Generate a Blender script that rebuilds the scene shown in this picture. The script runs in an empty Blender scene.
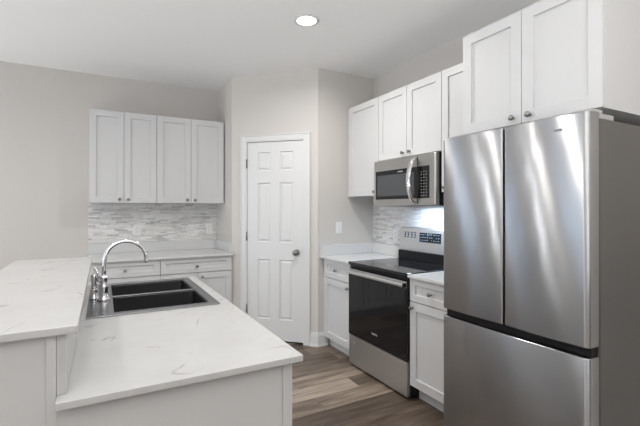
import bpy, bmesh, math, random
from mathutils import Vector, Matrix
random.seed(7)
S = bpy.context.scene
C = S.collection
R = math.radians

# ------------------------------------------------------------------ camera
cam_d = bpy.data.cameras.new('camera'); cam = bpy.data.objects.new('camera', cam_d); C.objects.link(cam)
cam.location = (0, 0, 1.37); cam.rotation_euler = (R(90), 0, R(-28.7))
cam_d.sensor_width = 36; cam_d.lens = 397.5*36/640; cam_d.shift_y = -4/640; cam_d.clip_start = .05
S.camera = cam
# ------------------------------------------------------------------ world, lights, exposure
S.view_settings.view_transform = 'Standard'; S.view_settings.look = 'None'
S.view_settings.exposure = -0.13; S.view_settings.gamma = 1
S.view_settings.use_curve_mapping = False
W = bpy.data.worlds.new('world'); S.world = W; W.use_nodes = True
W.node_tree.nodes['Background'].inputs[0].default_value = (.62, .78, 1, 1)
W.node_tree.nodes['Background'].inputs[1].default_value = 2.6
def area(name, loc, rot, sx, sy, power, col=(1, 1, 1), shape='RECTANGLE', spread=180):
    d = bpy.data.lights.new(name, 'AREA'); d.shape = shape; d.size = sx; d.size_y = sy
    d.energy = power; d.color = col; d.spread = R(spread)
    o = bpy.data.objects.new(name, d); C.objects.link(o); o.location = loc; o.rotation_euler = rot
    return o
CEIL = 2.74
# added daylight lamps outside unseen windows in the left wall and behind the camera
area('daylight_fill_left', (-4.45, 2.3, 1.25), (0, R(-108), 0), 2.1, 2.0, 14, (.80, .90, 1))
area('daylight_fill_behind', (-1.6, -4.0, 1.55), (R(110), 0, 0), 3.6, 1.6, 6, (.95, .97, 1))
# added fill lamps aimed up, standing in for light bounced off the ceiling
area('bounce_fill_behind', (-.5, -1.7, 1.0), (R(180), 0, 0), 4.2, 2.6, 165, (1, .99, .98))
area('bounce_fill_aisle', (-.7, -.7, 1.95), (R(138), 0, R(-38)), 1.6, .8, 20, (1, .99, .98), spread=100)
area('bounce_fill_left', (-2.7, 2.0, .15), (R(180), 0, 0), 2.4, 3.8, 54, (1, .99, .98))
area('fridge_streak_lamp', (-4.36, 4.40, 1.2), (0, R(-90), 0), 2.3, .14, 62, (.97, .99, 1))  # added lamp behind a narrow unseen window, for a streak on the fridge
CANS = [(1.298, 2.574), (1.30, .75), (.20, 1.35), (-2.3, .8), (-1.15, 2.45), (.4, -1.6), (-2.2, -1.8)]  # first light is real; the other six are added and unseen
CANP = [19, 1, 9, 4, 16, 5, 5]

# ------------------------------------------------------------------ materials
def mat(name, col=(.8, .8, .8), rough=.5, metal=0, **kw):
    m = bpy.data.materials.new(name); m.use_nodes = True
    b = m.node_tree.nodes['Principled BSDF']
    b.inputs['Base Color'].default_value = (*col, 1); b.inputs['Roughness'].default_value = rough
    b.inputs['Metallic'].default_value = metal
    for k, v in kw.items(): b.inputs[k.replace('_', ' ')].default_value = v
    return m
class NT:
    def __init__(s, m): s.m = m; s.t = m.node_tree; s.b = s.t.nodes['Principled BSDF']
    def n(s, typ, **kw):
        o = s.t.nodes.new(typ)
        for k, v in kw.items():
            if k.startswith('i_'):
                key = k[2:]; key = int(key) if key.isdigit() else key.replace('_', ' ')
                s.put(v, o.inputs[key])
            else: setattr(o, k, v)
        return o
    def put(s, v, sock):
        if isinstance(v, bpy.types.NodeSocket): s.t.links.new(v, sock)
        else: sock.default_value = v
    def math(s, op, a, b=0.0, c=None):
        o = s.n('ShaderNodeMath', operation=op); s.put(a, o.inputs[0]); s.put(b, o.inputs[1])
        if c is not None: s.put(c, o.inputs[2])
        return o.outputs[0]
    def mix(s, f, a, b, blend='MIX'):
        o = s.n('ShaderNodeMix', data_type='RGBA', blend_type=blend)
        s.put(f, o.inputs[0]); s.put(a, o.inputs[6]); s.put(b, o.inputs[7]); return o.outputs[2]
    def ramp(s, f, stops):
        o = s.n('ShaderNodeValToRGB'); e = o.color_ramp.elements
        while len(e) < len(stops): e.new(.5)
        for i, (p, c) in enumerate(stops): e[i].position = p; e[i].color = (*c, 1) if len(c) == 3 else c
        s.put(f, o.inputs[0]); return o.outputs[0]
    def pos(s): return s.n('ShaderNodeNewGeometry').outputs['Position']
    def xyz(s, v): o = s.n('ShaderNodeSeparateXYZ'); s.put(v, o.inputs[0]); return o.outputs
    def comb(s, x, y, z):
        o = s.n('ShaderNodeCombineXYZ'); s.put(x, o.inputs[0]); s.put(y, o.inputs[1]); s.put(z, o.inputs[2]); return o.outputs[0]
    def noise(s, v, scale, detail=3, rough=.5, dist=0):
        o = s.n('ShaderNodeTexNoise'); s.put(v, o.inputs['Vector']); o.inputs['Scale'].default_value = scale
        o.inputs['Detail'].default_value = detail; o.inputs['Roughness'].default_value = rough
        o.inputs['Distortion'].default_value = dist; return o.outputs['Fac']
    def white(s, v): o = s.n('ShaderNodeTexWhiteNoise', noise_dimensions='3D'); s.put(v, o.inputs[0]); return o.outputs['Value']
    def bump(s, h, strength=.2, dist=.01):
        o = s.n('ShaderNodeBump'); s.put(h, o.inputs['Height']); o.inputs['Strength'].default_value = strength
        o.inputs['Distance'].default_value = dist; s.t.links.new(o.outputs[0], s.b.inputs['Normal'])

M_hinge = mat('grey_hinge_cover', (.40, .39, .38), .4)
def painted(name, col, rough=.6, b=.05):
    m = mat(name, col, rough); t = NT(m)
    t.bump(t.noise(t.pos(), 260, 2), b, .002)
    return m
M_wall = painted('greige_wall_paint', (.58, .556, .528), .75, .12)
M_wall_darkened = painted('darkened_unseen_wall', (.22, .20, .18), .75, .12)  # unseen front wall, darkened to cut the light it throws on the island
M_ceil = painted('white_ceiling_paint', (.88, .88, .875), .85, .15)
M_trim = painted('white_trim_paint', (.67, .67, .665), .35, .02)
M_cab = painted('white_cabinet_paint', (.59, .59, .59), .38, .015)
M_gap = mat('cabinet_edge_shadow_line', (.30, .30, .30), .7)
M_island = painted('shaded_island_paint', (.50, .495, .485), .45, .02)  # cabinet white darkened to stand in for shade on the island
M_knob = mat('satin_nickel', (.27, .265, .26), .28, 1)
M_chrome = mat('polished_chrome', (.78, .78, .79), .08, 1)
M_black = mat('black_plastic', (.012, .012, .013), .45, 0, Specular_IOR_Level=.2)
M_blackglass = mat('black_glass', (.008, .008, .009), .04, 0)
M_dark = mat('dark_grey_steel_side', (.13, .122, .115), .42, .35)
M_plate = mat('white_plastic_plate', (.74, .74, .73), .35)
M_slot = mat('dark_outlet_slot', (.12, .12, .12), .5)
M_mark = mat('pale_printed_mark', (.75, .76, .78), .4)
M_digit = mat('lit_display_marks', (.22, .35, .45), .4); M_digit.node_tree.nodes['Principled BSDF'].inputs['Emission Color'].default_value = (.55, .8, 1, 1); M_digit.node_tree.nodes['Principled BSDF'].inputs['Emission Strength'].default_value = .12
M_keys = mat('grey_key_marks', (.33, .34, .35), .4)
M_mark_dark = mat('dark_printed_mark', (.06, .06, .06), .4)
M_window_tint = mat('microwave_window_glass', (.07, .075, .08), .08)
M_emit = mat('lit_lens', (1, 1, 1), .5); _b = M_emit.node_tree.nodes['Principled BSDF']
_b.inputs['Emission Color'].default_value = (1, .98, .95, 1); _b.inputs['Emission Strength'].default_value = 9

TWIST = .17
def steel(name, col, rough, tangent, aniso=.7, wave=0.0, metal=1.0):
    m = mat(name, col, rough, metal); t = NT(m)
    t.b.inputs['Anisotropic'].default_value = aniso
    t.put(t.comb(*tangent), t.b.inputs['Tangent'])
    if wave:   # the sheet metal is slightly twisted and wavy
        p = t.xyz(t.pos())
        tw = t.math('MULTIPLY', t.math('SUBTRACT', p[1], 1.2), t.math('SUBTRACT', p[2], 1.2))
        yy = t.math('ADD', p[1], t.math('MULTIPLY', p[2], .28))
        h = t.noise(t.comb(0.0, t.math('MULTIPLY', yy, 4.0), t.math('MULTIPLY', p[2], .5)), 1.5, 1, .4)
        t.bump(t.math('ADD', t.math('MULTIPLY', tw, TWIST), t.math('MULTIPLY', h, wave)), 1.0, 1.0)
    return m
M_steelF = steel('brushed_steel_fridge', (.42, .42, .425), .26, (0., 0., 1.), 1.0, .0025)
M_steelX = steel('brushed_steel_range', (.74, .735, .73), .36, (0., 0., 1.), .8, 0, .88)
M_steelM = steel('brushed_steel_microwave', (.52, .51, .49), .36, (0., 0., 1.), .8, 0, .9)
M_steelS = steel('brushed_steel_sink', (.30, .30, .31), .26, (1., 0., 0.), .3)
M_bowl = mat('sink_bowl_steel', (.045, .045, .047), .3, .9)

# quartz
M_quartz = mat('white_quartz', (.66, .66, .66), .22); t = NT(M_quartz)
p = t.pos()
q = t.xyz(p)
al = t.math('ADD', t.math('MULTIPLY', q[0], .60), t.math('MULTIPLY', q[1], .80))
ac = t.math('SUBTRACT', t.math('MULTIPLY', q[0], .80), t.math('MULTIPLY', q[1], .60))
wv = t.math('MULTIPLY', t.noise(p, 9, 3, .6), .07)
n1 = t.noise(t.comb(t.math('MULTIPLY', t.math('ADD', ac, wv), 4.2), t.math('MULTIPLY', al, 1.5), t.math('MULTIPLY', q[2], 2.0)), 1.7, 2, .45)
v = t.math('ABSOLUTE', t.math('SUBTRACT', n1, .5))
vein = t.ramp(v, [(0, (1, 1, 1)), (.004, (.75, .75, .75)), (.011, (0, 0, 0))])
msk = t.ramp(t.noise(p, 6.5, 2, .6), [(.50, (0, 0, 0)), (.62, (1, 1, 1))])
fac = t.math('MULTIPLY', vein, msk)
cloud = t.ramp(t.noise(p, 5, 5, .65), [(.3, (.44, .44, .44)), (.7, (.475, .475, .47))])
t.put(t.mix(t.math('MULTIPLY', fac, .7), cloud, (.27, .26, .25, 1)), t.b.inputs['Base Color'])

M_quartz_plain = mat('plain_white_quartz', (.62, .62, .615), .22)
# mosaic (a = axis along the wall)
def mosaic(name, ax):
    m = mat(name, (.6, .6, .6), .3); t = NT(m); p = t.xyz(t.pos())
    rh = .0165
    zz = t.math('DIVIDE', p[2], rh); row = t.math('FLOOR', zz)
    r1 = t.white(t.comb(row, 3.1, .7)); r2 = t.white(t.comb(row, 9.4, 2.7))
    ln = t.math('MULTIPLY_ADD', r2, .07, .06)
    xx = t.math('ADD', t.math('DIVIDE', p[ax], ln), t.math('MULTIPLY', r1, 13.7)); colm = t.math('FLOOR', xx)
    c = t.white(t.comb(row, colm, 1.3))
    colr = t.ramp(c, [(0, (.33, .325, .32)), (.2, (.54, .52, .49)), (.45, (.70, .695, .69)), (.7, (.80, .79, .775)), (.88, (.60, .555, .51)), (1, (.82, .83, .84))])
    colr = t.mix(.3, colr, t.ramp(t.noise(t.pos(), 38, 4, .7), [(.3, (.50, .49, .48)), (.7, (.92, .92, .92))]))
    fz = t.math('ABSOLUTE', t.math('SUBTRACT', t.math('FRACT', zz), .5))
    fx = t.math('ABSOLUTE', t.math('SUBTRACT', t.math('FRACT', xx), .5))
    g = t.math('MAXIMUM', t.math('GREATER_THAN', fz, .455), t.math('GREATER_THAN', fx, .487))
    t.put(t.mix(g, colr, (.60, .59, .575, 1)), t.b.inputs['Base Color'])
    t.put(t.math('MULTIPLY_ADD', t.white(t.comb(colm, row, 8.8)), .45, .08), t.b.inputs['Roughness'])
    t.bump(t.math('MULTIPLY', t.math('SUBTRACT', 1.0, g), t.math('MULTIPLY_ADD', c, .6, .4)), .5, .003)
    return m
M_tileX = mosaic('linear_mosaic_tile', 0)
M_tileY = mosaic('linear_mosaic_tile_range_wall', 1)

# plank floor: planks run along X
M_floor = mat('wood_look_planks', (.4, .35, .3), .42); t = NT(M_floor); p = t.xyz(t.pos())
yy = t.math('DIVIDE', t.math('ADD', p[1], .07), .182); row = t.math('FLOOR', yy)
off = t.white(t.comb(row, 4.2, 1.1))
xx = t.math('ADD', t.math('DIVIDE', p[0], 1.22), t.math('MULTIPLY', off, 7.3)); colm = t.math('FLOOR', xx)
rnd = t.white(t.comb(row, colm, 5.5))
gx = t.math('ADD', t.math('MULTIPLY', p[0], 1.1), t.math('MULTIPLY', rnd, 40.0))
gy = t.math('MULTIPLY', p[1], 11.0)
g1 = t.noise(t.comb(gx, gy, rnd), 1.6, 5, .6, .5)
g2 = t.noise(t.comb(t.math('MULTIPLY', gx, 1.5), t.math('MULTIPLY', p[1], 70.0), rnd), 2.0, 3, .6)
fac = t.math('ADD', t.math('MULTIPLY', rnd, .55), t.math('ADD', t.math('MULTIPLY', g1, .95), t.math('MULTIPLY', g2, .18)))
colr = t.ramp(t.math('SUBTRACT', fac, .31), [(.24, (.072, .051, .037)), (.44, (.135, .102, .077)), (.60, (.25, .196, .152)), (.80, (.42, .35, .285))])
ey = t.math('ABSOLUTE', t.math('SUBTRACT', t.math('FRACT', yy), .5)); ex = t.math('ABSOLUTE', t.math('SUBTRACT', t.math('FRACT', xx), .5))
g = t.math('MAXIMUM', t.math('GREATER_THAN', ey, .491), t.math('GREATER_THAN', ex, .4986))
t.put(t.mix(t.math('MULTIPLY', g, .6), colr, (.06, .05, .04, 1)), t.b.inputs['Base Color'])
t.bump(t.math('SUBTRACT', g2, g), .12, .002)

# ------------------------------------------------------------------ mesh helpers
def B(): return bmesh.new()
def box(bm, x0, x1, y0, y1, z0, z1, mi=0):
    vs = [bm.verts.new((x, y, z)) for x in (x0, x1) for y in (y0, y1) for z in (z0, z1)]
    for f in ((0, 1, 3, 2), (4, 6, 7, 5), (0, 4, 5, 1), (2, 3, 7, 6), (0, 2, 6, 4), (1, 5, 7, 3)):
        bm.faces.new([vs[i] for i in f]).material_index = mi
def lathe(bm, prof, axis='Z', org=(0, 0, 0), seg=24):
    """prof: (radius, height) list; closed at ends when radius is 0."""
    org = Vector(org); rings = []
    def P(r, h, a):
        c, s_ = r*math.cos(a), r*math.sin(a)
        return org + Vector({'Z': (c, s_, h), 'Y': (c, h, s_), 'X': (h, c, s_)}[axis])
    for r, h in prof:
        rings.append([bm.verts.new(P(0, h, 0))] if r < 1e-6 else [bm.verts.new(P(r, h, 2*math.pi*i/seg)) for i in range(seg)])
    for a, b in zip(rings, rings[1:]):
        for i in range(seg):
            j = (i+1) % seg
            if len(a) == 1 and len(b) == 1: continue
            if len(a) == 1: bm.faces.new((a[0], b[i], b[j]))
            elif len(b) == 1: bm.faces.new((a[i], b[0], a[j]))
            else: bm.faces.new((a[i], b[i], b[j], a[j]))
    for f in bm.faces: f.smooth = True
def tube(bm, pts, r, seg=14):
    pts = [Vector(q) for q in pts]; rr = r if isinstance(r, (list, tuple)) else [r]*len(pts)
    rings = []; up = Vector((0, 1, 0))
    for i, q in enumerate(pts):
        d = (pts[min(i+1, len(pts)-1)]-pts[max(i-1, 0)]).normalized()
        u = up if abs(d.dot(up)) < .95 else Vector((1, 0, 0))
        a = d.cross(u).normalized(); b = d.cross(a).normalized()
        rings.append([bm.verts.new(q+rr[i]*(a*math.cos(2*math.pi*k/seg)+b*math.sin(2*math.pi*k/seg))) for k in range(seg)])
    for a, b in zip(rings, rings[1:]):
        for k in range(seg): bm.faces.new((a[k], a[(k+1) % seg], b[(k+1) % seg], b[k])).smooth = True
    bm.faces.new(rings[0]); bm.faces.new(rings[-1])
def prism(bm, poly, z0, z1):
    a = [bm.verts.new((x, y, z0)) for x, y in poly]; b = [bm.verts.new((x, y, z1)) for x, y in poly]
    n = len(poly); bm.faces.new(a); bm.faces.new(b)
    for i in range(n): bm.faces.new((a[i], a[(i+1) % n], b[(i+1) % n], b[i]))
def slab(bm, w, h, t, opens=(), prof=((0, 0), (.0010, .011)), x0=0, z0=0, y=0):
    """Upright slab with front at y-t (facing -Y) and stepped recesses."""
    xs = sorted({0, w, *[o[0] for o in opens], *[o[2] for o in opens]})
    zs = sorted({0, h, *[o[1] for o in opens], *[o[3] for o in opens]})
    V = {}
    def v(x, yy, z):
        k = (round(x, 5), round(yy, 5), round(z, 5))
        if k not in V: V[k] = bm.verts.new((x0+x, y+yy, z0+z))
        return V[k]
    inside = lambda cx, cz: any(o[0] < cx < o[2] and o[1] < cz < o[3] for o in opens)
    for i in range(len(xs)-1):
        for j in range(len(zs)-1):
            if inside((xs[i]+xs[i+1])/2, (zs[j]+zs[j+1])/2): continue
            bm.faces.new([v(xs[i], -t, zs[j]), v(xs[i+1], -t, zs[j]), v(xs[i+1], -t, zs[j+1]), v(xs[i], -t, zs[j+1])])
    for o in opens:
        rings = []
        for ins, dep in prof:
            a, b, c, d = o[0]+ins, o[1]+ins, o[2]-ins, o[3]-ins
            # every grid vertex on the outer ring keeps the mesh closed
            rings.append([v(a, dep-t, b), v(c, dep-t, b), v(c, dep-t, d), v(a, dep-t, d)])
        for r1, r2 in zip(rings, rings[1:]):
            for k in range(4): bm.faces.new((r1[k], r1[(k+1) % 4], r2[(k+1) % 4], r2[k]))
        bm.faces.new(rings[-1])
    bm.faces.new([v(0, 0, 0), v(0, 0, h), v(w, 0, h), v(w, 0, 0)])
    for (ax, az, bx, bz) in ((0, 0, w, 0), (w, 0, w, h), (w, h, 0, h), (0, h, 0, 0)):
        q = [v(ax, -t, az), v(ax, 0, az), v(bx, 0, bz), v(bx, -t, bz)]
        bm.faces.new(q)
def obj(name, bm, m, parent=None, bevel=0, seg=2, loc=None, rz=None, smooth=False):
    bmesh.ops.recalc_face_normals(bm, faces=bm.faces[:])
    me = bpy.data.meshes.new(name); bm.to_mesh(me); bm.free()
    for mm in (m if isinstance(m, (list, tuple)) else [m]): me.materials.append(mm)
    o = bpy.data.objects.new(name, me); C.objects.link(o)
    if smooth:
        for pl in me.polygons: pl.use_smooth = True
    if bevel:
        md = o.modifiers.new('bevel', 'BEVEL'); md.width = bevel; md.segments = seg; md.limit_method = 'ANGLE'; md.angle_limit = R(40)
        md.harden_normals = False
    if parent: o.parent = parent
    if loc: o.location = loc
    if rz is not None: o.rotation_euler[2] = rz
    return o
def tag(o, label, cat, group=None):
    o['label'] = label; o['category'] = cat
    if group: o['group'] = group
    return o
def thing(name, label, cat, loc, rz=0, group=None):
    o = bpy.data.objects.new(name, None); C.objects.link(o); o.location = loc; o.rotation_euler[2] = rz
    o.empty_display_size = .1
    return tag(o, label, cat, group)
def struct(name, bm, m, bevel=0, **k):
    o = obj(name, bm, m, None, bevel, **k); o['kind'] = 'structure'; return o

# ------------------------------------------------------------------ the room shell
YB, XR = 4.65, 2.50
ZF = .035      # floor level
XL, YF = -4.2, -3.8
A2 = (1.177, 4.057); D2 = (1.838, 3.397)
b = B(); box(b, XL-.1, XR+.1, YF-.1, YB+.1, ZF-.08, ZF); struct('floor', b, M_floor)
b = B(); box(b, XL-.1, XR+.1, YF-.1, YB+.1, CEIL, CEIL+.08); struct('ceiling', b, M_ceil)
b = B(); box(b, XR, XR+.1, YF, YB, 0, CEIL); struct('wall_right', b, M_wall)
# left wall with a window opening
def wall_open(name, along, const0, const1, a0, a1, opens):
    b = B(); cur = a0
    def bx(u0, u1, z0, z1):
        if u1-u0 < 1e-4: return
        if along == 'Y': box(b, const0, const1, u0, u1, z0, z1)
        else: box(b, u0, u1, const0, const1, z0, z1)
    for (u0, u1, z0, z1) in opens:
        bx(cur, u0, 0, CEIL); 
        if z0 > 0: bx(u0, u1, 0, z0)
        bx(u0, u1, z1, CEIL); cur = u1
    bx(cur, a1, 0, CEIL); struct(name, b, M_wall_darkened if name == 'wall_front' else M_wall)
wall_open('wall_left', 'Y', XL-.1, XL, YF, YB, [(1.3, 3.3, .25, 2.3), (4.33, 4.47, .03, 2.45)])
wall_open('wall_front', 'X', YF-.1, YF, XL, XR, [(-3.3, -1.75, .8, 2.25), (-1.45, .1, .8, 2.25)])
wall_open('wall_back', 'X', YB, YB+.1, XL-.1, XR+.1, [(-3.1, -1.85, .15, 2.25)])
M_glass = bpy.data.materials.new('window_glass'); M_glass.use_nodes = True
nt = M_glass.node_tree; nt.nodes.clear()
_o = nt.nodes.new('ShaderNodeOutputMaterial'); _m = nt.nodes.new('ShaderNodeMixShader'); _t = nt.nodes.new('ShaderNodeBsdfTransparent'); _g = nt.nodes.new('ShaderNodeBsdfGlossy')
_g.inputs['Roughness'].default_value = .02; _m.inputs[0].default_value = .06
nt.links.new(_t.outputs[0], _m.inputs[1]); nt.links.new(_g.outputs[0], _m.inputs[2]); nt.links.new(_m.outputs[0], _o.inputs[0])
def window(n, along, c, a0, a1, z0, z1, sg=1):
    fr = B(); gl = B()
    def bx(bb, u0, u1, k0, k1, q0, q1):
        if along == 'Y': box(bb, c+k0, c+k1, u0, u1, q0, q1)
        else: box(bb, u0, u1, c+k0, c+k1, q0, q1)
    f = .06 if a1-a0 > .3 else .02
    for u0, u1, q0, q1 in ((a0+.001, a0+f, z0+.001, z1-.001), (a1-f, a1-.001, z0+.001, z1-.001), (a0+f, a1-f, z0+.001, z0+f), (a0+f, a1-f, z1-f, z1-.001), ((a0+a1)/2-.03, (a0+a1)/2+.03, z0+f, z1-f))[:5 if f > .03 else 4]:
        bx(fr, u0, u1, *sorted((-.075*sg, -.03*sg)), q0, q1)
    fo = struct('window_%d' % n, fr, M_trim)
    bx(gl, a0+f, a1-f, *sorted((-.056*sg, -.050*sg)), z0+f, z1-f); obj('pane', gl, M_glass, fo)
window(1, 'Y', XL, 1.3, 3.3, .25, 2.3); window(2, 'X', YF, -3.3, -1.75, .8, 2.25); window(3, 'X', YF, -1.45, .1, .8, 2.25)
window(4, 'X', YB, -3.1, -1.85, .15, 2.25, -1); window(5, 'Y', XL, 4.33, 4.47, .03, 2.45)  # the narrow one is unseen, added for a bright streak on the fridge
# corner pantry: three walls
b = B(); box(b, 1.177, 1.277, 4.057, YB, 0, CEIL); struct('wall_pantry_left', b, M_wall)
b = B(); box(b, 1.838, XR, 3.397, 3.497, 0, CEIL); struct('wall_pantry_right', b, M_wall)
# diagonal wall in local frame: local x along the wall from A to D, local -y faces the kitchen
LD = math.hypot(D2[0]-A2[0], D2[1]-A2[1])
DX0, DX1, DH = .165, .797, 2.062
b = B(); T = .09
prof_l = [(0, 0), (DX0, 0), (DX0, T), (T, T)]; prof_r = [(DX1, 0), (LD, 0), (LD-T, T), (DX1, T)]
prism(b, prof_l, 0, CEIL); prism(b, prof_r, 0, CEIL); prism(b, [(DX0, 0), (DX1, 0), (DX1, T), (DX0, T)], DH, CEIL)
dw = struct('wall_pantry_diagonal', b, M_wall, loc=(A2[0], A2[1], 0), rz=R(-45))
# casing
def casing(bm, x0, x1, z1, w=.058):
    for (a0, a1, q0, q1) in ((x0-w, x0, ZF, z1+w), (x1, x1+w, ZF, z1+w), (x0, x1, z1, z1+w)):
        box(bm, a0, a1, -.014, -.0005, q0, q1)
    e = .012
    box(bm, x0-w, x0-w+e, -.021, -.014, ZF, z1+w); box(bm, x1+w-e, x1+w, -.021, -.014, ZF, z1+w); box(bm, x0-w+e, x1+w-e, -.021, -.014, z1+w-e, z1+w)
    # jamb
    box(bm, x0, x0+.012, -.012, T, ZF, z1); box(bm, x1-.012, x1, -.012, T, ZF, z1); box(bm, x0+.012, x1-.012, -.012, T, z1-.012, z1)
b = B(); casing(b, DX0, DX1, DH); struct('trim_1', b, M_trim, .002, loc=(A2[0], A2[1], 0), rz=R(-45))
# six panel door
dx0 = DX0+.015; dw_, dh_ = DX1-DX0-.030, 2.03
b = B(); op = []
c1, c2 = .298-dx0, .430-dx0; c3, c4 = .538-dx0, .671-dx0
for a0, a1 in ((c1-.004, c2+.004), (c3-.004, c4+.004)):
    for q0, q1 in ((.262, .862), (1.035, 1.635), (1.757, 1.945)): op.append((a0, q0-.016, a1, q1-.016))
slab(b, dw_, dh_-.038, .034, [(o_[0], o_[1]-.038, o_[2], o_[3]-.038) for o_ in op], ((0, 0), (.003, .009), (.011, .011), (.030, .003), (.031, .003)))
door = struct('door_1', b, M_trim, .0008)
door.location = Vector((A2[0], A2[1], .054)) + Matrix.Rotation(R(-45), 3, 'Z') @ Vector((dx0, .034, 0)); door.rotation_euler[2] = R(-45)
for z in (.355, 1.093, 1.832):
    b = B(); lathe(b, [(0, -.045), (.0065, -.045), (.0065, .045), (0, .045)], 'Z', (-.007, -.042, z-.054), 12); box(b, -.013, .0, -.0375, -.0345, z-.099, z-.009)
    obj('hinge', b, M_knob, door)['label'] = 'satin nickel hinge'
b = B(); kx = .716-dx0
lathe(b, [(0, -.034), (.031, -.034), (.031, -.040), (.012, -.046), (.011, -.062), (.022, -.070), (.028, -.082), (.027, -.092), (.018, -.100), (0, -.102)], 'Y', (kx, 0, .887), 28)
obj('door_knob', b, M_knob, door)['label'] = 'round satin nickel knob'
# baseboards
def bboard(name, pts, h=.135):
    """pts: line on the floor; board on its right-hand side."""
    b = B()
    for (x0, y0), (x1, y1) in zip(pts, pts[1:]):
        d = Vector((x1-x0, y1-y0)).normalized(); n = Vector((d.y, -d.x)); 
        for (t0, z0, z1) in ((.016, ZF, ZF+h-.03), (.011, ZF+h-.03, ZF+h-.012), (.006, ZF+h-.012, ZF+h), (.026, ZF, ZF+.018)):
            a = Vector((x0, y0)); c = Vector((x1, y1))
            q = [a+n*.0005-d*0, c+n*.0005, c+n*t0+d*(t0*.41), a+n*t0-d*(t0*.41 if (x0, y0) != pts[0] else 0)]
            prism(b, [(v.x, v.y) for v in q], z0, z1)
    return struct(name, b, M_trim, .0015)
dd = Vector((D2[0]-A2[0], D2[1]-A2[1])).normalized(); pA = Vector(A2); q0 = pA+dd*(DX1+.0585)
bboard('baseboard_pantry', [(q0.x, q0.y), D2, (1.93, 3.397)])
bboard('baseboard_back', [(XL, YB), (-.15, YB)])
bboard('baseboard_right', [(XR, .80), (XR, YF)])
bboard('baseboard_left', [(XL, YF), (XL, YB)])

# ------------------------------------------------------------------ cabinets
def knob_mesh(x, y, z):
    b = B(); lathe(b, [(0, 0), (.0085, 0), (.0085, -.002), (.005, -.004), (.005, -.013), (.0135, -.018), (.0145, -.022), (.012, -.026), (0, -.028)], 'Y', (x, y, z), 18); return b
def shaker(parent, name, x0, x1, z0, z1, yf, knob=None, rail=.058, kname='knob', m=None):
    """door or drawer front; yf = plane of the carcass front; knob=(x,z)."""
    b = B(); w, h = x1-x0, z1-z0
    r = min(rail, h*.30)
    slab(b, w, h, .02, [(rail if w > .2 else w*.25, r, w-(rail if w > .2 else w*.25), h-r)], ((0, 0), (.0008, .011)), x0, z0, yf)
    d = obj(name, b, m or M_cab, parent, .0012)
    if knob:
        k = obj(kname, knob_mesh(knob[0], yf-.0205, knob[1]), M_knob, d); k['label'] = 'small satin nickel knob'
    return d
def carcass(parent, w, dep, z0, z1, toe=0, hollow=False, side_ext=(0, 0)):
    b = B(); x0, x1 = -w/2-side_ext[0], w/2+side_ext[1]
    if hollow:
        s = .018
        box(b, x0, x0+s, -dep, 0, z0, z1); box(b, x1-s, x1, -dep, 0, z0, z1); box(b, x0+s, x1-s, -s, 0, z0, z1); box(b, x0+s, x1-s, -dep, -s, z0+toe, z0+toe+s); box(b, x0+s, x1-s, -dep, -dep+s, z1-.1, z1)
    else:
        box(b, x0, x1, -dep, 0, z0+toe, z1)
        if toe: box(b, x0, x1, -dep+.065, 0, z0, z0+toe)
    return obj('body', b, M_cab, parent, .001)
G = .0018
def wall_cab(label, loc, rz, w, dep, h, doors, knobs, group=None, ext=(0, 0)):
    """doors: list of (x0,x1) in local; knobs: list of x offsets; loc z = bottom."""
    t = thing('wall_cabinet', label, 'cabinet', loc, rz, group)
    carcass(t, w, dep-.021, 0, h, side_ext=ext)
    for (a0, a1), k in zip(doors, knobs):
        shaker(t, 'door', a0+G, a1-G, .002, h-.002, -(dep-.021)-.0005, (k, .036) if k is not None else None)
    return t
# back wall uppers
Zb, Hb = 1.430, .888
w1 = .593; c1_ = (-.11+.483)/2
wall_cab('white two-door wall cabinet on the back wall, the left one of the pair', (c1_, YB-.001, Zb), 0, w1-.001, .33, Hb, [(-w1/2, .185-c1_), (.185-c1_, w1/2)], [.145-c1_, .222-c1_])
w2 = 1.164-.484; c2_ = (1.164+.484)/2
wall_cab('white two-door wall cabinet on the back wall, nearest the pantry corner', (c2_, YB-.001, Zb), 0, w2-.001, .33, Hb, [(-w2/2, .819-c2_), (.819-c2_, w2/2)], [.779-c2_, .859-c2_], ext=(0, .011))
# right wall uppers. local x -> world -Y
RZ = R(-90)
Zr, Zt = 1.492, 2.375; DU = XR-2.163
def rw(y0, y1): return (y0+y1)/2, y1-y0
yc, w = rw(2.867, 3.372)
wall_cab('tall white single-door wall cabinet left of the microwave', (XR-.001, yc, Zr), RZ, w-.001, DU, Zt-Zr, [(-w/2+.028, w/2)], [w/2-.045], ext=(.024, 0))
yc, w = rw(2.112, 2.865)
wall_cab('short white two-door wall cabinet directly above the microwave', (XR-.001, yc, 1.795), RZ, w-.001, DU, Zt-1.795, [(-w/2, 0), (0, w/2)], [-.04, .04])
yc, w = rw(1.642, 2.110)
wall_cab('white wall cabinet between the microwave cabinet and the fridge cabinet', (XR-.001, yc, Zr), RZ, w-.001, DU, Zt-Zr, [(-w/2, w/2)], [-w/2+.035])
yc, w = rw(.896, 1.640)
wall_cab('deep white two-door wall cabinet above the refrigerator', (XR-.001, yc, 1.800), RZ, w-.001, XR-1.85, Zt-1.800, [(-w/2, 1.62-1.640+w/2-w/2+.372-.003-.352+.0), (0, w/2)][:0] or [(-w/2, 0.0), (0.0, w/2)], [-.045, .045])

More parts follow.
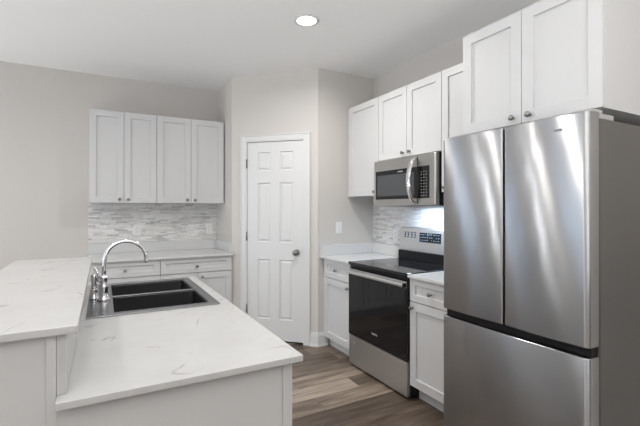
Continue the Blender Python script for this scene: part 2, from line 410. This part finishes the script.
def base_cab(name, label, loc, rz, w, dep, top, drawers, doors, group=None, ext=(0, 0), hollow=False):
    t = thing(name, label, 'cabinet', loc, rz, group)
    carcass(t, w, dep-.021, ZF, top, .105, hollow, ext)
    yf = -(dep-.021)-.0005
    for (a0, a1, z0, z1, k) in drawers: shaker(t, 'drawer_front', a0+G, a1-G, z0+.002, z1-.002, yf, k, .052)
    for (a0, a1, z0, z1, k) in doors: shaker(t, 'door', a0+G, a1-G, z0+.002, z1-.002, yf, k)
    return t
CT = .915; TH = .02; CB = CT-TH-.001
DB = YB-4.02
x0, x1 = -.12, .480; c = (x0+x1)/2; w = x1-x0
base_cab('base_cabinet', 'white base cabinet on the back wall behind the faucet', (c, YB-.001, 0), 0, w-.001, DB, CB, [(-w/2, w/2, .745, CB, (0, .81))], [(-w/2, 0, .13, .742, (-.04, .70)), (0, w/2, .13, .742, (.04, .70))])
x0, x1 = .482, 1.175; c = (x0+x1)/2; w = x1-x0
base_cab('base_cabinet', 'white base cabinet on the back wall nearest the pantry corner', (c, YB-.001, 0), 0, w-.001, DB, CB, [(-w/2, w/2-.012, .745, CB, (-.012, .81))], [(-w/2, 0, .13, .742, (-.04, .70)), (0, w/2-.012, .13, .742, (.04, .70))])
DR = XR-1.878
y0, y1 = 2.886, 3.395; yc = (y0+y1)/2; w = y1-y0
base_cab('base_cabinet', 'white base cabinet with one drawer between the range and the pantry wall', (XR-.001, yc, 0), RZ, w-.001, DR, CB, [(-w/2+.055, w/2, .722, CB, (.02, .805))], [(-w/2+.055, w/2, .145, .719, (w/2-.035, .675))])
y0, y1 = 1.72, 2.128; yc = (y0+y1)/2; w = y1-y0
base_cab('base_cabinet', 'white base cabinet with one drawer between the range and the refrigerator', (XR-.001, yc, 0), RZ, w-.001, DR, CB, [(-w/2, w/2, .733, CB, (0, .81))], [(-w/2, w/2, .145, .730, (-w/2+.03, .69))])

# ------------------------------------------------------------------ worktops
t_ = thing('countertop', 'pale quartz worktop along the back wall', 'countertop', (.52, 4.3, CT-TH))
b = B(); box(b, -.13-.52, 1.176-.52, 3.995-4.3, YB-.001-4.3, 0, TH); obj('slab', b, M_quartz_plain, t_, .002)
b = B(); box(b, -.13-.52, 1.176-.52, YB-.021-4.3, YB-.001-4.3, TH+.0005, TH+.105); obj('backsplash_curb', b, M_quartz_plain, t_, .0015)
b = B(); box(b, 1.156-.52, 1.176-.52, 4.05-4.3, YB-.022-4.3, TH+.0005, TH+.105); obj('side_curb', b, M_quartz_plain, t_, .0015)
t_ = thing('countertop', 'short white quartz worktop between the range and the pantry wall', 'countertop', (2.2, 3.13, CT-TH))
b = B(); box(b, 1.855-2.2, XR-.001-2.2, 2.884-3.13, 3.396-3.13, 0, TH); obj('slab', b, M_quartz_plain, t_, .002)
b = B(); box(b, XR-.021-2.2, XR-.001-2.2, 2.884-3.13, 3.396-3.13, TH+.0005, TH+.105); obj('backsplash_curb', b, M_quartz_plain, t_, .0015)
b = B(); box(b, 1.862-2.2, XR-.022-2.2, 3.376-3.13, 3.396-3.13, TH+.0005, TH+.105); obj('side_curb', b, M_quartz_plain, t_, .0015)
t_ = thing('countertop', 'short white quartz worktop between the range and the refrigerator', 'countertop', (2.2, 1.9, CT-TH))
b = B(); box(b, 1.855-2.2, XR-.001-2.2, 1.70-1.9, 2.126-1.9, 0, TH); obj('slab', b, M_quartz_plain, t_, .002)
b = B(); box(b, XR-.021-2.2, XR-.001-2.2, 1.70-1.9, 2.126-1.9, TH+.0005, TH+.105); obj('backsplash_curb', b, M_quartz_plain, t_, .0015)
# tile
b = B(); box(b, -.127, 1.176, YB-.009, YB-.0005, CT+.1065, Zb-.002)
tag(obj('tile_backsplash', b, M_tileX), 'grey linear mosaic tile backsplash on the back wall under the wall cabinets', 'backsplash')
b = B(); box(b, XR-.009, XR-.0005, 1.66, 3.396, CT+.1065, Zr-.003)
tag(obj('tile_backsplash', b, M_tileY), 'grey linear mosaic tile backsplash on the range wall under the microwave', 'backsplash')
# outlets
def outlet(label, loc, rz, kind='outlet'):
    t = thing('wall_outlet' if kind == 'outlet' else 'light_switch', label, kind, loc, rz)
    b = B(); box(b, -.036, .036, -.005, 0, -.058, .058); obj('cover_plate', b, M_plate, t, .002)
    if kind == 'outlet':
        for z in (-.020, .020):
            b = B(); box(b, -.017, .017, -.008, -.0055, z-.015, z+.015); f = obj('receptacle', b, M_plate, t, .002)
            b = B(); box(b, -.008, -.006, -.009, -.0082, z-.004, z+.007); box(b, .006, .008, -.009, -.0082, z-.004, z+.007); box(b, -.002, .002, -.009, -.0082, z-.011, z-.007); obj('slots', b, M_slot, f)
    else:
        b = B(); box(b, -.017, .017, -.009, -.0055, -.033, .033); obj('rocker', b, M_plate, t, .002)
outlet('white outlet on the back tile, the left one above the faucet', (.324, YB-.0095, 1.148), 0)
outlet('white outlet on the back tile, nearest the pantry corner', (1.08, YB-.0095, 1.148), 0)
outlet('white outlet on the tile just left of the range backguard', (XR-.0095, 3.02, 1.118), RZ)
outlet('white rocker switch on the greige pantry return wall', (2.073, 3.3965, 1.183), 0, 'light switch')

# ------------------------------------------------------------------ range
t_ = thing('range', 'stainless steel electric range with black glass cooktop and oven door', 'range', (XR-.02, 2.507, 0), RZ)
w = .748; D0 = .59           # body depth from origin plane
hw = w/2
b = B(); box(b, -hw, hw, -D0, 0, .055, .895); 
for sx in (-1, 1):
    for yy in (-.05, -D0+.05): box(b, sx*(hw-.05)-.015, sx*(hw-.05)+.015, yy-.015, yy+.015, ZF+.0005, .055)
obj('body', b, M_black, t_, .002)
b = B(); box(b, -hw, hw, -D0-.036, -.055, .896, .921); obj('cooktop', b, M_blackglass, t_, .004)
b = B()
for (x, y, r) in ((-.19, -.44, .105), (.19, -.44, .085), (-.19, -.19, .08), (.19, -.19, .105), (0, -.3, .05)):
    n = 40
    for rr in (r, r*.62):
        vi = [b.verts.new((x+rr*math.cos(2*math.pi*k/n), y+rr*math.sin(2*math.pi*k/n), .9213)) for k in range(n)]
        vo = [b.verts.new((x+(rr+.0018)*math.cos(2*math.pi*k/n), y+(rr+.0018)*math.sin(2*math.pi*k/n), .9213)) for k in range(n)]
        for k in range(n): b.faces.new((vi[k], vo[k], vo[(k+1) % n], vi[(k+1) % n]))
M_ring = mat('grey_burner_ring', (.10, .10, .105), .2)
obj('burner_rings', b, M_ring, t_)
b = B(); box(b, -hw, hw, -D0-.014, -D0-.001, .868, .895); obj('front_rail', b, M_black, t_, .002)
# oven door
b = B(); box(b, -hw+.002, hw-.002, -D0-.034, -D0-.001, .306, .864)
dr = obj('oven_door', b, M_blackglass, t_, .004)
b = B(); box(b, -hw+.002, hw-.002, -D0-.0365, -D0-.0345, .817, .864); obj('door_top_strip', b, M_steelX, dr, .001)
b = B(); n = 12; pr = []
for k in range(n+1):
    a = -math.pi/2+math.pi*k/n; pr.append((-.052-.014*math.cos(a), .838+.0155*math.sin(a)))
pr += [(-.046, .8535), (-.046, .8225)]
pr = [(y-D0, z) for y, z in pr]
va = [b.verts.new((-hw+.004, y, z)) for y, z in pr]; vb = [b.verts.new((hw-.012, y, z)) for y, z in pr]
b.faces.new(va); b.faces.new(vb)
for k in range(len(pr)): b.faces.new((va[k], va[(k+1) % len(pr)], vb[(k+1) % len(pr)], vb[k]))
obj('handle', b, M_steelX, dr, .001)['label'] = 'broad stainless handle bar'
b = B(); box(b, hw-.0115, hw-.0025, -D0-.066, -D0-.0375, .823, .853); obj('handle_end_cap', b, M_black, dr)
b = B(); box(b, -hw+.005, -hw+.03, -D0-.0455, -D0-.037, .825, .851); obj('handle_mount', b, M_black, dr)
def marks(bm, x, z, total, h, y, seed, n=8):
    rs = random.Random(seed); step = total/n
    for k in range(n):
        a = x+k*step; hh = h*(1 if k in (0, 3) else .72)
        box(bm, a, a+step*.18, y, y+.0004, z, z+hh)
        if rs.random() < .8: box(bm, a+step*.18, a+step*.72, y, y+.0004, z, z+h*.2)
        if rs.random() < .6: box(bm, a+step*.18, a+step*.72, y, y+.0004, z+h*.52, z+h*.7)
b = B(); marks(b, -.036, .388, .072, .016, -D0-.0345, 3, 9); obj('logo_mark', b, M_mark, dr)
b = B(); box(b, -hw+.002, hw-.002, -D0-.030, -D0-.001, .057, .300); obj('storage_drawer', b, M_steelM, t_, .004)
# backguard
b = B()
pts = [(-.050, .9215), (-.062, 1.00), (-.062, 1.005), (-.050, 1.195), (-.040, 1.205), (-.004, 1.205), (-.004, .9215)]
va = [b.verts.new((-hw+.002, y, z)) for y, z in pts]; vb = [b.verts.new((hw-.002, y, z)) for y, z in pts]
b.faces.new(va); b.faces.new(vb)
for k in range(len(pts)): b.faces.new((va[k], va[(k+1) % len(pts)], vb[(k+1) % len(pts)], vb[k]))
bg = obj('backguard', b, M_steelX, t_, .002)
b = B(); box(b, -hw+.01, hw-.01, -.085, -.0635, .9215, .998); obj('vent_strip', b, M_black, bg, .002)
def tilt(z): return -.062+(z-1.005)*(.012/.19)
def on_guard(bm, x0, x1, z0, z1, off):
    vs = []
    for yy in (off, off-.0015 if off < 0 else off):
        for x, z in ((x0, z0), (x1, z0), (x1, z1), (x0, z1)): vs.append(bm.verts.new((x, tilt(z)+yy, z)))
    bm.faces.new(vs[:4]); bm.faces.new(vs[4:])
    for k in range(4): bm.faces.new((vs[k], vs[(k+1) % 4], vs[4+(k+1) % 4], vs[4+k]))
b = B(); on_guard(b, -.115, .135, 1.085, 1.165, -.001); cp = obj('control_panel', b, M_blackglass, bg)
b = B(); rs = random.Random(5)
for r_ in range(3):
    for k in range(9):
        x = -.105+k*.026; z = 1.094+r_*.024
        if r_ == 2 and 3 <= k <= 5: continue
        if rs.random() < .85: on_guard(b, x+.004, x+.016, z+.004, z+.010, -.003)
        if rs.random() < .5: on_guard(b, x+.004, x+.008, z+.004, z+.014, -.003)
on_guard(b, -.02, -.012, 1.143, 1.160, -.003); on_guard(b, -.006, .004, 1.143, 1.147, -.003); on_guard(b, -.006, .004, 1.156, 1.160, -.003); on_guard(b, .012, .016, 1.143, 1.160, -.003); on_guard(b, .024, .034, 1.150, 1.160, -.003)
obj('display_marks', b, M_digit, cp)
for k in range(4):
    x = -.318+k*.040+(.006 if k > 1 else 0)
    b = B(); on_guard(b, x, x+.024, 1.115, 1.165, -.001); q = obj('burner_touch_pad', b, M_blackglass, bg)
    b = B(); on_guard(b, x+.004, x+.009, 1.122, 1.158, -.003); on_guard(b, x+.009, x+.018, 1.150, 1.156, -.003); on_guard(b, x+.014, x+.019, 1.124, 1.132, -.003); obj('pad_marks', b, M_mark, q)

# ------------------------------------------------------------------ microwave
MZ0, MZ1 = 1.390, 1.788
t_ = thing('microwave', 'stainless over-the-range microwave with a curved bar handle', 'microwave', (XR-.012, 2.506, MZ0), RZ)
w = .748; hw = w/2; h = MZ1-MZ0; DM = XR-.012-2.125
b = B(); box(b, -hw, hw, -DM+.045, 0, 0.004, h); obj('body', b, M_black, t_, .003)
b = B(); box(b, -hw, hw, -DM, -DM+.044, .006, h-.001); fa = obj('front_fascia', b, M_steelM, t_, .008, 3)
F = -DM
b = B(); box(b, -hw+.030, hw-.062, F-.0018, F-.0003, .062, .306); wd = obj('glass_front', b, M_blackglass, fa)
b = B(); box(b, -hw+.055, .150, F-.0026, F-.0020, .090, .268); obj('window', b, M_window_tint, wd)
b = B(); box(b, .208, hw-.066, F-.0026, F-.0020, .068, .300); kp = obj('keypad', b, M_blackglass, wd)
b = B()
for r_ in range(9):
    for k in range(3):
        x = .225+k*.026; z = .080+r_*.0225
        box(b, x, x+.011, F-.0032, F-.0027, z, z+.004)
        if (r_+k) % 2: box(b, x+.004, x+.009, F-.0032, F-.0027, z+.007, z+.010)
obj('keypad_marks', b, M_keys, kp)
b = B(); box(b, .186, .190, F-.0026, F-.0003, .02, h-.015); obj('door_seam', b, M_black, fa)
b = B(); marks(b, -.045, .282, .062, .010, F-.0024, 8, 9); obj('logo_mark', b, M_mark, wd)
b = B(); n = 16; P = []
for k in range(n+1):
    u = k/n; P.append((.160, F-.008-.060*math.sin(math.pi*u)**.6, .028+u*.345))
va = []
for (x, y, z) in P:
    va.append([b.verts.new((x+dx, y+dy, z)) for dx, dy in ((-.025, 0), (-.017, -.011), (.017, -.011), (.025, 0), (.017, .007), (-.017, .007))])
for r1, r2 in zip(va, va[1:]):
    for k in range(6): b.faces.new((r1[k], r1[(k+1) % 6], r2[(k+1) % 6], r2[k])).smooth = True
b.faces.new(va[0]); b.faces.new(va[-1]); obj('handle', b, M_chrome, fa)['label'] = 'bowed polished bar handle'
b = B(); box(b, -.10, .10, -.16, -.08, 0.0005, .0038); obj('cooktop_lamp', b, M_plate, t_)
L = area('cooktop_light', (XR-.16, 2.47, MZ0-.004), (0, 0, 0), .08,   .30, 4.8, (.62, .78, 1))

# ------------------------------------------------------------------ refrigerator
FY0, FY1 = .828, 1.570
t_ = thing('refrigerator', 'stainless french-door refrigerator with a bottom freezer drawer', 'refrigerator', (XR-.03, (FY0+FY1)/2, 0), RZ)
w = FY1-FY0; hw = w/2; BD = XR-.03-1.69     # body front
b = B(); box(b, -hw, hw, -BD, 0, .06, 1.722)
for sx in (-1, 1):
    for yy in (-.06, -BD+.06): box(b, sx*(hw-.06)-.02, sx*(hw-.06)+.02, yy-.02, yy+.02, ZF+.0005, .06)
obj('body', b, M_dark, t_, .004)['label'] = 'dark grey steel case'
FD = XR-.03-1.612                              # door front plane
def fdoor(name, x0, x1, z0, z1, ro0, ro1):
    """plan profile: gently bowed front, rounded corners (radius ro0 left, ro1 right)."""
    b = B(); pl = [(x0, -BD-.006)]
    def arc(cx, cy, r, a0, a1, n=8): return [(cx+r*math.cos(a0+(a1-a0)*k/n), cy+r*math.sin(a0+(a1-a0)*k/n)) for k in range(n+1)]
    bow = lambda x: -.006*(1-((x-(x0+x1)/2)/((x1-x0)/2))**2)
    pl += arc(x0+ro0, -FD+ro0, ro0, math.pi, math.pi*1.5)
    n = 14
    for k in range(1, n): 
        x = x0+ro0+(x1-ro1-x0-ro0)*k/n; u = k/n; pl.append((x, -FD-.007*(4*u*(1-u))))
    pl += arc(x1-ro1, -FD+ro1, ro1, math.pi*1.5, math.pi*2)
    pl += [(x1, -BD-.006)]
    nz = 2; a = [b.verts.new((x, y, z0)) for x, y in pl]; c_ = [b.verts.new((x, y, z1)) for x, y in pl]
    b.faces.new(a); b.faces.new(c_)
    for k in range(len(pl)): 
        f = b.faces.new((a[k], a[(k+1) % len(pl)], c_[(k+1) % len(pl)], c_[k])); f.smooth = k < len(pl)-1
    return obj(name, b, M_steelF, t_, .005, 3)
mid = -hw+ (FY1-1.196)
d1 = fdoor('left_door', -hw, mid-.004, .838, 1.745, .022, .010)
d2 = fdoor('right_door', mid+.004, hw, .838, 1.745, .010, .022)
d3 = fdoor('freezer_drawer', -hw, hw, .10, .800, .022, .022)
b = B(); box(b, -hw+.008, hw-.008, -FD+.030, -BD-.002, .801, .837); obj('handle_recess', b, M_black, t_)
b = B(); box(b, -hw+.010, hw-.010, -BD-.0055, -BD-.0005, .105, 1.73); obj('gasket', b, M_black, t_)
b = B(); box(b, -hw+.02, hw-.02, -BD-.03, -BD-.001, ZF+.01, .098); obj('kick_grille', b, M_black, t_)
for x0, x1 in ((-hw+.005, -hw+.09), (hw-.09, hw-.003)):
    b = B(); box(b, x0, x1, -BD-.045, -BD+.075, 1.7465, 1.760) if False else box(b, x0, x1, -BD+.002, -BD+.105, 1.7225, 1.742); box(b, x0+.01, x1-.004, -BD-.05, -BD+.03, 1.7455, 1.757)
    box(b, x0+.01, x1-.004, -BD+.003, -BD+.03, 1.7421, 1.7455)
    obj('hinge_cover', b, M_hinge, t_, .002)['label'] = 'grey hinge cover'
b = B(); marks(b, hw-.128, 1.683, .036, .010, -FD-.0078, 12, 4); obj('logo_mark', b, M_mark_dark, d2)

# ------------------------------------------------------------------ island
# lower counter: slab with a cut-out for the sink; riser against the bar wall
IX0, IX1, IY0, IY1 = -.098, .550, 1.112, 2.765
SX0, SX1, SY0, SY1 = -.060, .495, 1.897, 2.712
t_ = thing('countertop', 'white veined quartz island worktop around the double sink', 'countertop', (.23, 1.94, CT-TH))
def grid_slab(bm, xs, ys, hole, z0, z1, ox, oy):
    V = {}
    def v(x, y, z):
        k = (round(x, 5), round(y, 5), z)
        if k not in V: V[k] = bm.verts.new((x-ox, y-oy, z))
        return V[k]
    ins = lambda i, j: 0 <= i < len(xs)-1 and 0 <= j < len(ys)-1 and (i, j) not in hole
    for i in range(len(xs)-1):
        for j in range(len(ys)-1):
            if not ins(i, j): continue
            q = [(xs[i], ys[j]), (xs[i+1], ys[j]), (xs[i+1], ys[j+1]), (xs[i], ys[j+1])]
            bm.faces.new([v(x, y, z0) for x, y in q]); bm.faces.new([v(x, y, z1) for x, y in q])
            for k, (di, dj) in enumerate(((0, -1), (1, 0), (0, 1), (-1, 0))):
                if not ins(i+di, j+dj):
                    a, c_ = q[k], q[(k+1) % 4]; bm.faces.new([v(*a, z0), v(*c_, z0), v(*c_, z1), v(*a, z1)])
b = B(); grid_slab(b, [IX0, SX0+.02, SX1-.02, IX1], [IY0, SY0+.02, SY1-.02, IY1], {(1, 1)}, 0, TH, .23, 1.94)
obj('slab', b, M_quartz, t_, .0025)
BARZ = 1.085
b = B(); box(b, -.098-.23, -.077-.23, 1.157-1.94, 2.70-1.94, TH+.0005, BARZ-TH-.001-(CT-TH)); obj('riser', b, M_quartz, t_, .001)
# bar top + half wall
b = B(); box(b, -.1725, .195, -.795, .795, 0, TH)
o = obj('bar_countertop', b, M_quartz, None, .0025); o.location = (-.2475, 1.937, BARZ-TH)
tag(o, 'raised white quartz bar top left of the sink', 'countertop')
t_ = thing('bar_half_wall', 'painted half wall carrying the raised bar top', 'half wall', (-.2, 2.0, 0))
b = B(); box(b, -.335+.2, -.1195+.2, -.835, .70, ZF, BARZ-TH-.0015); obj('wall_panel', b, M_island, t_, .001)
b = B(); box(b, -.119+.2, -.0985+.2, -.843, .70, ZF, BARZ-TH-.0015); obj('corner_trim', b, M_island, t_, .001)
# island cabinets (hollow so the sink can hang inside); front faces +X
t_ = thing('island_cabinet', 'painted island cabinet with a flat end panel under the sink worktop', 'cabinet', (-.0978, 1.95, 0), R(90))
# local x -> world +Y ; local -y -> world +X
L0, L1 = 1.145-1.95, 2.745-1.95; dep = .600
b = B(); s = .018
for x in (L0, L1-s, L0+.60): box(b, x, x+s, -dep, 0, ZF if x in (L0, L1-s) else .12, CB)
box(b, L0+s, L1-s, -s, 0, ZF, CB); box(b, L0+s, L1-s, -dep, -s, .12, .138)
box(b, L0+s, L1-s, -dep+.07, -dep+.088, ZF, .12); box(b, L0+s, L1-s, -dep, -dep+s, CB-.06, CB)
obj('body', b, M_island, t_, .001)
b = B(); box(b, L0-.006, L0-.0005, -dep-.022, -dep+.009, ZF, CB); obj('corner_stile', b, M_island, t_, .001)
yf = -dep-.0005
cuts = [L0+.003, L0+.50, (L0+.50+L1)/2, L1-.003]
shaker(t_, 'drawer_front', cuts[0]+G, cuts[1]-G, .735, CB-.003, yf, ((cuts[0]+cuts[1])/2, .81), .052)
shaker(t_, 'door', cuts[0]+G, cuts[1]-G, .125, .731, yf, (cuts[1]-.035, .69))
shaker(t_, 'false_drawer_front', cuts[1]+G, cuts[3]-G, .735, CB-.003, yf, None, .052)
shaker(t_, 'door', cuts[1]+G, cuts[2]-G, .125, .731, yf, (cuts[2]-.035, .69))
shaker(t_, 'door', cuts[2]+G, cuts[3]-G, .125, .731, yf, (cuts[2]+.035, .69))

# ------------------------------------------------------------------ sink
t_ = thing('sink', 'stainless drop-in double bowl sink set in the island worktop', 'sink', ((SX0+SX1)/2, (SY0+SY1)/2, CT))
ox, oy = (SX0+SX1)/2, (SY0+SY1)/2
BX0, BX1 = .045, .452
bowls = [(1.945, 2.298), (2.318, 2.662)]
b = B(); grid_slab(b, [SX0, BX0, BX1, SX1], [SY0, bowls[0][0], bowls[0][1], bowls[1][0], bowls[1][1], SY1], {(1, 1), (1, 3)}, .0008, .006, ox, oy)
obj('rim', b, M_steelS, t_, .002)
for (y0, y1) in bowls:
    b = B()
    def ring(ins, z, r, n=5):
        x0, x1, a0, a1 = BX0+ins-ox, BX1-ins-ox, y0+ins-oy, y1-ins-oy; out = []
        for cx, cy_, st in ((x1-r, a1-r, 0), (x0+r, a1-r, 90), (x0+r, a0+r, 180), (x1-r, a0+r, 270)):
            for k in range(n+1):
                a = R(st+90*k/n); out.append(b.verts.new((cx+r*math.cos(a), cy_+r*math.sin(a), z)))
        return out
    rs_ = [ring(-.004, .0005, .02), ring(.001, .0005, .02), ring(.002, -.006, .02), ring(.006, -.165, .03), ring(.016, -.185, .035), ring(.04, -.192, .04), ring(.13, -.195, .03)]
    for r1, r2 in zip(rs_, rs_[1:]):
        for k in range(len(r1)): b.faces.new((r1[k], r1[(k+1) % len(r1)], r2[(k+1) % len(r1)], r2[k])).smooth = True
    b.faces.new(rs_[-1])
    bo = obj('bowl', b, M_bowl, t_)
    md = bo.modifiers.new('t', 'SOLIDIFY'); md.thickness = .0012; md.offset = 1
    b = B(); lathe(b, [(0, -.1935), (.02, -.1935), (.035, -.191), (.045, -.1915), (.046, -.1945), (0, -.1945)], 'Z', ((BX0+BX1)/2-ox, (y0+y1)/2-oy, 0), 24)
    obj('drain', b, M_chrome, bo)

# ------------------------------------------------------------------ faucet
FX, FYY, FZ = .006, 2.235, CT+.0065
t_ = thing('faucet', 'chrome gooseneck faucet arching over the sink', 'faucet', (FX, FYY, FZ))
b = B(); lathe(b, [(0, 0), (.030, 0), (.030, .006), (.024, .012), (.019, .02), (.018, .055), (.021, .06), (.021, .068), (.016, .075), (.015, .10), (.0175, .104), (.0175, .112), (.012, .12), (0, .12)], 'Z', (0, 0, 0), 28); obj('base', b, M_chrome, t_)
b = B(); pts = [(0, 0, .118), (.001, 0, .15), (.003, 0, .18)]
for k in range(0, 15):
    a = R(176-k*13.2); pts.append((.098+.094*math.cos(a), 0, .195+.092*math.sin(a)))
pts.append((.196, 0, .178)); tube(b, pts, [.0095]*(len(pts)-2)+[.0098, .0105], 16); obj('spout', b, M_chrome, t_)
b = B(); tube(b, [(-.010, .010, .088), (-.022, .030, .094)], .009, 14); tube(b, [(-.020, .028, .090), (-.026, .034, .13), (-.040, .040, .160)], [.0075, .006, .0045], 12); obj('lever_handle', b, M_chrome, t_)
t_ = thing('side_sprayer', 'short chrome side sprayer standing just left of the faucet', 'sprayer', (-.037, 2.285, FZ))
b = B(); lathe(b, [(0, 0), (.023, 0), (.023, .006), (.017, .012), (.014, .04), (.016, .05), (.013, .052), (0, .052)], 'Z', (0, 0, 0), 24); obj('holder', b, M_chrome, t_)
b = B(); lathe(b, [(0, .0525), (.0115, .0525), (.011, .08), (.0145, .10), (.0145, .115), (.010, .122), (0, .122)], 'Z', (0, 0, 0), 24); obj('spray_head', b, M_chrome, t_)

# ------------------------------------------------------------------ recessed ceiling lights
LBL = ['round recessed ceiling light glowing over the kitchen aisle', 'added unseen recessed ceiling light in front of the refrigerator', 'added unseen recessed ceiling light over the island worktop', 'added unseen recessed ceiling light over the dining table area', 'added unseen recessed ceiling light over the dining side of the bar', 'added unseen recessed ceiling light behind the camera on the right', 'added unseen recessed ceiling light behind the camera on the left']
rim = None
for (x, y), lab, pw in zip(CANS, LBL, CANP):
    t_ = thing('recessed_light', lab, 'ceiling light', (x, y, CEIL), 0, 'recessed ceiling lights')
    if rim is None:
        b = B(); lathe(b, [(.070, -.0085), (.074, -.0095), (.092, -.005), (.094, -.0008), (.070, -.0008), (.070, -.0085)], 'Z', (0, 0, 0), 40); rim = obj('trim_ring', b, M_trim, t_)
        b = B(); lathe(b, [(0, -.004), (.0695, -.004), (.0695, -.0008), (0, -.0008)], 'Z', (0, 0, 0), 40); lens = obj('lens', b, M_emit, t_)
    else:
        for src in (rim, lens):
            q = src.copy(); C.objects.link(q); q.parent = t_
    area('can_lamp', (x, y, CEIL-.013), (0, 0, 0), .13, .13, pw, (1, .965, .92), 'DISK', 165)
